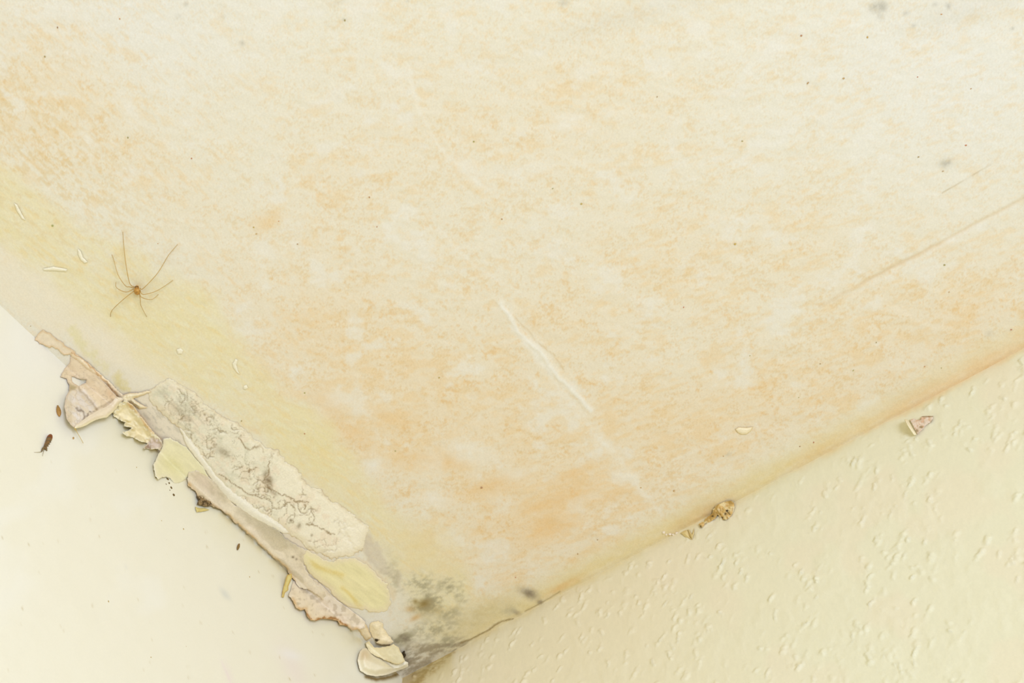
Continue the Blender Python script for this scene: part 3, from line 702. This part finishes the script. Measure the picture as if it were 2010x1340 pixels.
# --- curl hanging in the corner
ROLL = Z5([(240, 600), (300, 650), (340, 705), (400, 740), (480, 765), (560, 800), (660, 850), (770, 872), (860, 800), (930, 835), (935, 900), (870, 932), (720, 990), (560, 1045), (400, 1065), (250, 1040), (140, 970), (95, 800), (140, 650), (180, 610)])
LEAF = Z5([(230, 510), (290, 480), (370, 590), (480, 585), (620, 570), (690, 530), (780, 600), (800, 650), (830, 690), (860, 760), (880, 810), (780, 872), (700, 860), (560, 800), (480, 762), (400, 735), (330, 690), (270, 620)])
curl = empty('wallpaper_curl', hit([(752, 1300)], .001)[0]); tag(curl, 'cream paper curl rolled over itself hanging in the room corner', 'wallpaper curl')
def roll_h(P, d):
    return .0026 + .0062 * sst(0, 15, d) * (.7 + .3 * nz(P, 20, 531, 2)) + .0010 * sst(720, 790, P[:, 0])
sheet('rolled_edge', ROLL, roll_h, lambda P, d: lay(flat((244, 235, 206), 4, 9, 78)(P, d), (226, 202, 164), .7 * blob(P, 715, 1285, 12, 12)), 'paper', 1.7, .8, 'CL', .0006, 78, parent=curl)
sheet('inner_leaf', LEAF, lambda P, d: .0018 + .0046 * sst(695, 790, P[:, 0]) + .0010 * (nz(P, 9, 532, 3) - .3), flat((240, 230, 194), 7, 8, 79, (226, 200, 140), 2.5, .5), 'paper', 1.7, 1.2, 'CL', .0005, 79, parent=curl, rscale=6)
LUMP = Z5([(290, 240), (330, 170), (430, 140), (500, 190), (560, 320), (650, 440), (690, 500), (640, 562), (540, 556), (420, 530), (372, 460), (330, 380), (300, 300)])
def lump_colour(P, d):
    c = flat((238, 222, 184), 9, 6, 80, (232, 212, 168), 4, .7)(P, d)
    return lay(c, (84, 68, 46), .9 * poly(P, Z5([(380, 440), (460, 460), (440, 480), (380, 470)]), 1) + .85 * line(P, Z5([(400, 520), (460, 545), (560, 560), (630, 548)]), 1.6, warp=1.5, wscale=6))  # dark gaps beneath the lump, their shade painted in
tag(sheet('plaster_lump', LUMP, lambda P, d: .0005 + .0014 * sst(0, 12, d) * (.5 + .8 * nz(P, 8, 533, 3)) + .002 * sst(1245, 1266, P[:, 1]), lump_colour, 'plaster', 1.5, 3.0, 'CL', .0004, 81, rscale=8),
    'small pinkish plaster lump above the paper curl in the corner', 'plaster')

# --- crumbled plaster on the right ceiling edge
CL = ZC([(920, 790), (950, 765), (1030, 735), (1060, 665), (1180, 590), (1200, 500), (1260, 420), (1340, 380), (1480, 335), (1560, 315), (1615, 375), (1625, 470), (1590, 560), (1545, 640), (1470, 700), (1390, 700), (1340, 625), (1290, 600), (1240, 690), (1150, 740), (1040, 780), (985, 860), (960, 860)])
def clump_colour(P, d):
    c = np.tile(np.array([214., 180., 114.]), (len(P), 1)) + ((nz(P, 4, 541, 4) - .5) * 50)[:, None]
    c = lay(c, (228, 210, 160), sst(.5, .65, nz(P, 6, 542, 3)) * .8)
    c = lay(c, (150, 116, 50), .7 * blob(P, 1433, 985, 7, 4, 20) + .6 * line(P, ZC([(1300, 410), (1250, 470), (1310, 540), (1350, 600)]), 1.4, warp=2, wscale=6) + .5 * blob(P, 1400, 1012, 10, 7))
    c = lay(c, (62, 48, 26), .95 * (blob(P, 1399, 1013, 2, 1.4) + blob(P, 1417.5, 1016, 2.2, 2) + blob(P, 1424, 1008, 2, 2) + blob(P, 1427, 1002, 2, 1.3) + blob(P, 1375.5, 1033, 1.6, 2.5, -30)) + .7 * line(P, ZC([(1460, 520), (1540, 600)]), 1.0))
    return c
clump = tag(sheet('plaster_clump', CL, lambda P, d: .0012 + .0034 * sst(0, 6, d) * nz(P, 6, 543, 3) + .001 * nz(P, 3, 544, 2), clump_colour, 'plaster', 1.2, 1.6, 'CR', .0006, 82, rscale=5),
            'crumbled brown plaster clump bulging out of the right ceiling edge', 'plaster')
def bits(name, items, label, cat, group, where, col, seed):
    for i, (pts, h) in enumerate(items):
        o = sheet(name, pts, lambda P, d, h=h: .0012 + h * sst(0, 5, d), flat(col, 7, 5, seed + i, (196, 172, 120), 1.5, .4), 'paper', 1.1, .5, where, .0004, seed + i, rscale=4)
        tag(o, label if isinstance(label, str) else label[i], cat, group)
bits('paper_flake', [(ZC([(1250, 470), (1290, 500), (1330, 560), (1360, 640), (1375, 700), (1350, 690), (1310, 600), (1270, 530)]), .004), (ZC([(1450, 560), (1490, 600), (1540, 650), (1500, 690), (1470, 650), (1440, 640)]), .0045), (ZC([(1590, 440), (1615, 400), (1632, 450), (1610, 540), (1580, 590), (1560, 560)]), .004)],
     ['curved cream flake on the left side of the brown plaster clump', 'cream flake at the bottom of the brown plaster clump', 'cream flake at the right end of the brown plaster clump'], 'flake', 'cream flakes on the plaster clump', 'CR', (234, 217, 176), 560)
bits('paper_flake', [(ZC([(700, 890), (730, 900), (790, 980), (825, 870), (835, 960), (815, 1040), (790, 1100), (740, 1010)]), .004), (ZC([(560, 960), (640, 910), (690, 905), (740, 1000), (775, 1095), (700, 1060), (640, 1030)]), .0012)],
     ['pointed cream flake sticking out below the right ceiling edge', 'ochre flake lying beside the pointed cream one on the right edge'], 'flake', 'flakes left of the plaster clump', 'CR', (226, 206, 148), 570)
CRUMBS = [(1303, 1045, 4), (1308, 1049, 3), (1315, 1048, 4), (1321, 1049, 3), (1328, 1046, 4), (1331, 1050, 2.5)]

# --- torn flap in the woodchip paper
bare = sheet('bare_plaster', ZF([(770, 560), (900, 520), (1000, 570), (1090, 560), (1160, 450), (1300, 430), (1540, 440), (1510, 580), (1460, 660), (1380, 680), (1310, 740), (1250, 780), (1220, 860), (1130, 920), (1020, 1040), (940, 900), (860, 740)]), lambda P, d: .0020 + .0008 * nz(P, 4, 581, 3), lambda P, d: lay(lay(flat((226, 206, 180), 12, 5, 582)(P, d), (206, 158, 116), sst(.52, .66, nz(P, 4, 583, 3)) * .6), (126, 100, 54), .8 * line(P, ZF([(1170, 445), (1300, 455), (1520, 450)]), 1.0, warp=1) + .9 * blob(P, 1806, 822, 1.8, 1.8) + .8 * blob(P, 1808, 838, 3.5, 2) + .7 * line(P, ZF([(1520, 560), (1460, 650)]), 1.2) + .6 * blob(P, 1800, 845, 3, 3)), 'plaster', 1.1, .5, 'R', .0016, 83, rscale=5, div=EXP_R)
tag(bare, 'small triangular spot of bare pinkish plaster where the woodchip paper tore', 'bare plaster')
def standing_tear():
    a = hit(ZF([(720, 580)]), .0018, 'R')[0]; b = hit(ZF([(1000, 1060)]), .0018, 'R')[0]
    n = 14; V = []; view = (CAM - (a + b) / 2); view /= np.linalg.norm(view); dirn = np.array([1., 0, 0]) * .55 + view * .45
    for layer in (0, 1):
        for i in range(n):
            t = i / (n - 1); base = a + (b - a) * t
            for j in range(6):
                s = j / 5; hgt = .0075 * math.sin(math.pi * min(1, .12 + .85 * t)) ** .8
                V.append(base + dirn * hgt * s + np.array([0, -1, 0]) * (.0012 * s * s + .0005 * layer) + np.array([0, 0, 1]) * .0004 * math.sin(9 * t))
    F = []; m = n * 6
    for i in range(n - 1):
        for j in range(5):
            k = i * 6 + j; F.append((k, k + 6, k + 7, k + 1)); F.append((k + m, k + 1 + m, k + 7 + m, k + 6 + m))
    for i in range(n - 1): k = i * 6 + 5; F.append((k, k + 6, k + 6 + m, k + m))
    for j in range(5):
        F.append((j, j + 1, j + 1 + m, j + m)); k = (n - 1) * 6 + j; F.append((k, k + m, k + 1 + m, k + 1))
    V = np.array(V); org = (a + b) / 2
    o = mesh_obj('wallpaper_flap', V - org, F, MAT['paper'], np.tile(lin((236, 222, 178)), (len(V), 1)) / EXP_R); o.location = org
    tag(o, 'thin tongue of woodchip paper standing out edge on from the right wall', 'wallpaper flap')
standing_tear()

# --- pale paint flakes on the ceiling
FL = [([(152, 488), (158, 492), (163, 505), (172, 514), (166, 517), (158, 510), (153, 499)], 'white curved paint flake up and left of the spider'),
      ([(462, 704), (467, 706), (464, 716), (467, 727), (471, 735), (465, 731), (458, 722), (456, 714)], 'comma shaped white paint flake above the plaster crust'),
      ([(346, 686), (354, 683), (360, 688), (357, 695), (349, 695)], 'round pale paint flake below the spider to its right'),
      ([(27, 398), (34, 402), (42, 418), (50, 432), (43, 430), (33, 414)], 'thin white paint flake close to the left border'),
      ([(84, 527), (105, 523), (132, 528), (130, 533), (104, 531), (86, 531)], 'long flat white paint flake left of the spider'),
      ([(478, 757), (484, 755), (487, 761), (482, 765), (477, 763)], 'tiny pale paint flake under the comma shaped one')]
for i, (pts, lb) in enumerate(FL):
    tag(sheet('paint_flake', pts, lambda P, d: .0006 + .0005 * sst(0, 3, d), flat((236, 228, 200), 3, 6, 590 + i), 'paper', 1.2, .5, 'C', .0004, 590 + i, rscale=5), lb, 'flake', 'pale paint flakes on the ceiling')
tag(sheet('paint_blister', [(1443, 842), (1450, 838), (1464, 839), (1479, 837), (1474, 846), (1466, 852), (1456, 853), (1448, 849)], lambda P, d: .0003 + .0006 * sst(0, 5, d), lambda P, d: lay(flat((237, 223, 188), 4, 6, 599)(P, d), (214, 188, 132), sst(2.2, .6, d) * .7), 'paper', 1.1, .4, 'C', .0002, 599),
    'little lifted paint blister near the right ceiling edge', 'paint blister')

# ------------------------------------------------------------------ small creatures, dirt and dark blobs for gap shade
def tube(pts, radii, n=6):
    pts = np.asarray(pts, float); V = []; F = []
    for i, p in enumerate(pts):
        t = pts[min(i + 1, len(pts) - 1)] - pts[max(i - 1, 0)]; t /= np.linalg.norm(t) + 1e-12
        u = np.cross(t, (0.31, 0.2, 0.93)); u /= np.linalg.norm(u); w = np.cross(t, u)
        for k in range(n):
            a = 2 * math.pi * k / n; V.append(p + radii[i] * (math.cos(a) * u + math.sin(a) * w))
    for i in range(len(pts) - 1):
        for k in range(n): F.append((i * n + k, i * n + (k + 1) % n, (i + 1) * n + (k + 1) % n, (i + 1) * n + k))
    F.append(tuple(range(n))[::-1]); F.append(tuple(range((len(pts) - 1) * n, len(pts) * n)))
    return np.array(V), F


def smooth_path(pts, k=5):
    pts = [np.asarray(p, float) for p in pts]; out = []
    for i in range(len(pts) - 1):
        p0, p1, p2, p3 = pts[max(i - 1, 0)], pts[i], pts[i + 1], pts[min(i + 2, len(pts) - 1)]
        for j in range(k):
            t = j / k; out.append(.5 * (2 * p1 + (p2 - p0) * t + (2 * p0 - 5 * p1 + 4 * p2 - p3) * t * t + (3 * p1 - p0 - 3 * p2 + p3) * t ** 3))
    return np.array(out + [pts[-1]])


def part(name, V, F, mat, cols, parent):
    o = mesh_obj(name, V - V.mean(0), F, MAT[mat], np.broadcast_to(cols, (len(V), 3)))
    c = Matrix.Translation(V.mean(0)); o.matrix_world = c
    if parent: o.parent = parent; o.matrix_parent_inverse = parent.matrix_world.inverted(); o.matrix_world = c
    return o


def blobmesh(center, ax3, n=20, m=12, f=None):
    """An egg with half axes ax3 (three vectors); f(u, v) scales it."""
    V = []; F = []
    for i in range(m + 1):
        th = math.pi * i / m
        for k in range(n):
            ph = 2 * math.pi * k / n; s = f(th, ph) if f else 1
            V.append(center + s * (math.cos(th) * ax3[0] + math.sin(th) * (math.cos(ph) * ax3[1] + math.sin(ph) * ax3[2])))
    for i in range(m):
        for k in range(n): F.append((i * n + k, i * n + (k + 1) % n, (i + 1) * n + (k + 1) % n, (i + 1) * n + k))
    return np.array(V), F


def long_body(p0, p1, where, r0, prof, h):
    """Ringed body between two photo points, half width r0 (metres) times prof(t)."""
    a, b = hit([p0], h, where)[0], hit([p1], h, where)[0]; t = np.linspace(0, 1, 26)
    return tube([a + (b - a) * s for s in t], [max(r0 * prof(s), 1e-5) for s in t], 12), t


def spider():
    root = empty('spider', hit([(268, 570)], .003, 'C')[0]); tag(root, 'orange brown long legged harvestman spider clinging to the yellowed ceiling', 'spider')
    c = hit([(269, 571)], .0030, 'C')[0]; px = hit([(270, 571)], .003, 'C')[0] - c; py = hit([(269, 572)], .003, 'C')[0] - c; up = np.array([0, 0, -1.])
    V, F = blobmesh(c, (py * 7.2 + px * 1.2, px * 6.2, up * .0019)); Q = project(V)
    col = np.tile(np.array([188., 138., 58.]), (len(V), 1)) + ((nz(Q, 3, 601, 2) - .5) * 50)[:, None]
    col = lay(col, (130, 92, 34), .8 * blob(Q, 268, 574, 2.4, 2.2)); col = lay(col, (214, 168, 92), .7 * blob(Q, 272, 569, 2.5, 3))
    part('abdomen', V, F, 'bug', lin(col), root)
    c2 = hit([(268.5, 564.5)], .0028, 'C')[0]; V, F = blobmesh(c2, (py * 4, px * 4.4, up * .0014)); part('head', V, F, 'bug', lin((176, 126, 52)), root)
    for s in (-1.6, 1.6):
        V, F = blobmesh(hit([(268.5 + s, 562.6)], .0038, 'C')[0], (py * 1.0, px * 1.0, up * .0004), 8, 6); part('eye', V, F, 'bug', lin((60, 40, 20)), root)
    for pts, hs in [([(264, 563), (254.5, 555.7), (247, 517.6), (243.5, 486), (241, 455)], (.003, .0062, .0045, .002, .0003)), ([(263, 565), (254, 562.8), (246, 560.6), (231.4, 538.5), (223, 508), (219.4, 499.7)], (.003, .005, .006, .0045, .001, .0003)),
                    ([(262, 567), (247, 573), (229, 564.7), (227.6, 553.5)], (.003, .006, .0035, .0003)), ([(263, 571), (242.6, 587), (220, 608.7), (217, 621.4)], (.003, .0055, .0025, .0003)),
                    ([(273.5, 574), (275.5, 588), (277, 600.5), (288, 621.4)], (.003, .005, .004, .0003)), ([(274, 573), (277.6, 583), (297, 587.8), (311, 577.4)], (.003, .0055, .0035, .0003)),
                    ([(275, 569.5), (281.4, 577.7), (309, 570), (339.6, 549.7)], (.003, .006, .004, .0003)), ([(275, 565.4), (281.4, 565.7), (309.7, 535.5), (330.6, 501), (348.6, 479.6)], (.003, .006, .0045, .002, .0003))]:
        p = hit(pts, np.array(hs), 'C'); q = smooth_path(p, 4); n = len(q)
        V, F = tube(q, [(.00028 - .00016 * i / n) for i in range(n)], 6); part('leg', V, F, 'bug', lin((190, 154, 84)), root)
spider()


def dead_insect():
    root = empty('insect', hit([(93, 868)], .001, 'L')[0]); tag(root, 'brown dead insect with a forked tail stuck to the left wall', 'insect')
    (V, F), t = long_body((99.5, 854), (95.2, 864), 'L', .0016, lambda s: (math.sin(math.pi * (.12 + .76 * s))) ** .5, .0015); part('head', V, F, 'bug', lin((128, 66, 18)), root)
    (V, F), t = long_body((96.5, 861), (87, 880), 'L', .00165, lambda s: (.95 - .45 * s) * (1 + .10 * math.sin(s * 38)), .0014); Q = project(V)
    part('abdomen', V, F, 'bug', lin(lay(np.tile(np.array([104., 82., 50.]), (len(V), 1)), (136, 96, 46), sst(.4, .7, nz(Q, 3, 611, 2)))), root)
    for pts in ([(87.5, 877), (84, 881), (80.8, 886.5)], [(89, 877), (90.6, 880.5), (92, 884.5)]):
        V, F = tube(hit(pts, np.array((.0012, .0010, .0005)), 'L'), (.0008, .0007, .0003), 8); part('tail_prong', V, F, 'bug', lin((120, 100, 62)), root)
    for pts in ([(81, 886.6), (74, 887.4), (67, 887.6)], [(86, 884), (84.5, 890), (83.4, 895)]):
        V, F = tube(hit(pts, np.array((.0008, .0006, .0004)), 'L'), (.00016, .00014, .0001), 6); part('bristle', V, F, 'bug', lin((172, 158, 118)), root)
    for pts in ([(96.5, 864), (100, 868)], [(94.5, 868), (97.5, 872)], [(92.5, 872), (95, 875.5)], [(97, 858), (93.2, 861)]):
        V, F = tube(hit(pts, np.array((.0012, .0004)), 'L'), (.0004, .0002), 6); part('leg', V, F, 'bug', lin((116, 90, 48)), root)
dead_insect()
def pupa(p0, p1, r, label, prof, c1, c2):
    (V, F), t = long_body(p0, p1, 'L', r, prof, r * .95)
    s = np.repeat(t, 12); o = part('pupa', V, F, 'bug', lin(np.array(c1)) * (1 - s[:, None]) + lin(np.array(c2)) * s[:, None], None); tag(o, label, 'pupa')
prof = lambda s: max(.05, math.sin(math.pi * min(1, .04 + .96 * s ** 1.25 * .97))) ** .6 * (1 + .05 * math.sin(40 * s))
pupa((113.2, 795.5), (116.8, 816.5), .00138, 'brown tapered pupa on the wall left of the curled wallpaper flap', prof, (150, 112, 52), (178, 132, 62))
pupa((469.6, 1067), (466, 1078.5), .0009, 'thin brown pupa on the wall below the grey backing strip', lambda s: max(.1, math.sin(math.pi * (.06 + .88 * s))) ** .5, (140, 104, 48), (128, 100, 50))
V, F = tube(smooth_path(hit([(146, 838.5), (148.5, 843), (151, 848), (157, 858), (163.5, 869.5)], np.array((.006, .0055, .005, .004, .003)), 'L')), [.0005] * 4 + [.0004] * 3 + [.00016] * 14)
tag(part('fibre', V, F, 'bug', lin((196, 166, 84)), None), 'fine dry fibre dangling from the tip of the curled wallpaper flap', 'fibre')
V, F = blobmesh(hit([(144, 859.6)], .0005, 'L')[0], (np.array([0, 0, .0010]), np.array([.0006, 0, 0]), np.array([0, .0005, 0])), 10, 8)
tag(part('dirt_speck', V, F, 'crumb', lin((186, 150, 92)), None), 'tan speck on the wall under the dangling fibre', 'speck')
# cracks of the torn edge: dark blobs added along it as gap shade
rr = random.Random(3)


def speck(p, r, where, col, label, group, name='dirt_speck', cat='speck', flatn=.45):
    c = hit([p], r * flatn * .8, where)[0]; nrm = {'C': np.array([0, 0, -1.]), 'L': np.array([0, 1., 0]), 'R': np.array([1., 0, 0])}[where]
    u = np.cross(nrm, (.3, .5, .7)); u /= np.linalg.norm(u); w = np.cross(nrm, u); a = rr.uniform(0, 6.28)
    u, w = math.cos(a) * u + math.sin(a) * w, -math.sin(a) * u + math.cos(a) * w; k = rr.uniform(.5, 1); s0 = rr.uniform(0, 9)
    V, F = blobmesh(c, (u * r, w * r * k, nrm * r * flatn), 10, 7, lambda th, ph: 1 + .18 * math.sin(3 * ph + s0) * math.sin(th))
    tag(part(name, V, F, 'crumb', lin(col), None), label, cat, group)


CEIL_SPECKS = [(88, 111, 3), (113, 54, 3), (235, 37, 2.5), (251, 270, 3), (376, 311, 3), (103, 443, 3.5), (498, 446, 3), (503, 459, 3), (547, 434, 2.5), (584, 479, 2.5), (862, 741, 3), (598, 771, 3), (598, 851, 3), (776, 885, 3), (945, 957, 4), (1854, 520, 3.5), (1443, 479, 4), (1457, 277, 3), (1573, 70, 3), (1703, 73, 3.5), (1656, 154, 3.5), (1586, 163, 4), (1848, 28, 3), (1801, 151, 2.5), (1906, 174, 2.5), (1896, 285, 3.5), (1803, 308, 3), (1851, 336, 2.5), (1985, 647, 3), (1675, 727, 3.5), (1597, 868, 3.5), (1472, 698, 2.5), (1815, 719, 3), (1848, 722, 2.5), (1323, 963, 4), (1530, 945, 4), (1568, 780, 2.5), (1173, 1059, 3), (1258, 957, 3), (1012, 1133, 2.5), (725, 387, 3.5), (740, 445, 3), (1141, 400, 3.5), (1085, 370, 2.5), (985, 430, 3), (930, 278, 3), (1720, 672, 3), (1863, 573, 3), (1342, 603, 3), (1290, 190, 2.5), (1570, 876, 2.5), (677, 40, 3.5), (1134, 1087, 3.5), (474, 826, 3), (1610, 714, 2.5), (1420, 895, 2.5), (310, 478, 2), (60, 640, 2)]
for x, y, r in CEIL_SPECKS:
    if y > edge_right(x) + 1: continue
    speck((x, y), r * .00017, 'C', (190 + rr.uniform(-25, 12), 156 + rr.uniform(-22, 15), 100), 'tiny brown dirt speck on the mottled ceiling', 'brown specks on the ceiling')
for x, y, r in [(1725, 1037, 3), (1733, 1035, 2), (1927, 1085, 2), (1667, 1188, 2.5), (1872, 1292, 2.5), (1354, 1190, 3.5), (1350, 1196, 2.5), (1489, 1064, 3), (1248, 1149, 2.5), (1473, 1150, 2), (1069, 1245, 2.5)]:
    speck((x, y), r * .0002, 'R', (176, 148, 88), 'tiny brown dirt speck on the woodchip wall', 'brown specks on the woodchip wall')
for x, y, r in [(213, 1180, 3), (458, 1207, 2), (407, 1204, 2), (410, 1228, 2), (340, 1187, 2), (341, 1133, 2), (458, 1231, 2), (462, 1154, 2), (317, 1022, 2.5), (360, 1038, 3), (490, 1132, 3), (365, 1268, 2), (296, 1290, 3), (472, 1200, 2), (268, 917, 2.5), (327, 1059, 2)]:
    speck((x, y), r * .0002, 'L', (190, 164, 104), 'tiny tan dirt speck on the smooth left wall', 'tan specks on the left wall')
for x, y, r in CRUMBS:
    speck((x, y), r * .00028, 'C', (232, 216, 184), 'small white crumb lying along the right ceiling edge', 'white crumbs on the right ceiling edge', 'plaster_crumb', 'crumb', .7)
for x, y, r in [(306, 906, 3), (303, 913, 3), (303, 925, 2.2), (306, 937, 2.2), (329, 940, 3.5), (332, 948, 2.6), (336, 957, 3.2), (333, 962, 2), (341, 971, 3), (326, 950, 2)]:
    speck((x, y), r * .00028, 'L', (112, 90, 48), 'dark blob standing for the shaded gap under the pale yellow paper scrap', 'dark blobs for the shaded gap below the yellow paper scrap', 'dirt_or_gap_shade', 'crumb', .6)  # these blobs stand in for the shade under the scrap's lifted edge
for x, y, r in [(792, 1281, 4.5), (794, 1286, 4), (740, 1255, 4), (745, 1256, 3), (737, 1279, 3)]:
    speck((x, y), r * .00035, 'C', (70, 58, 38), 'black blob standing for a shaded gap around the corner curl', 'black blobs for shaded gaps around the corner curl', 'dirt_or_gap_shade', 'crumb', 1.0)  # these blobs stand in for shade in the gaps by curl and lump
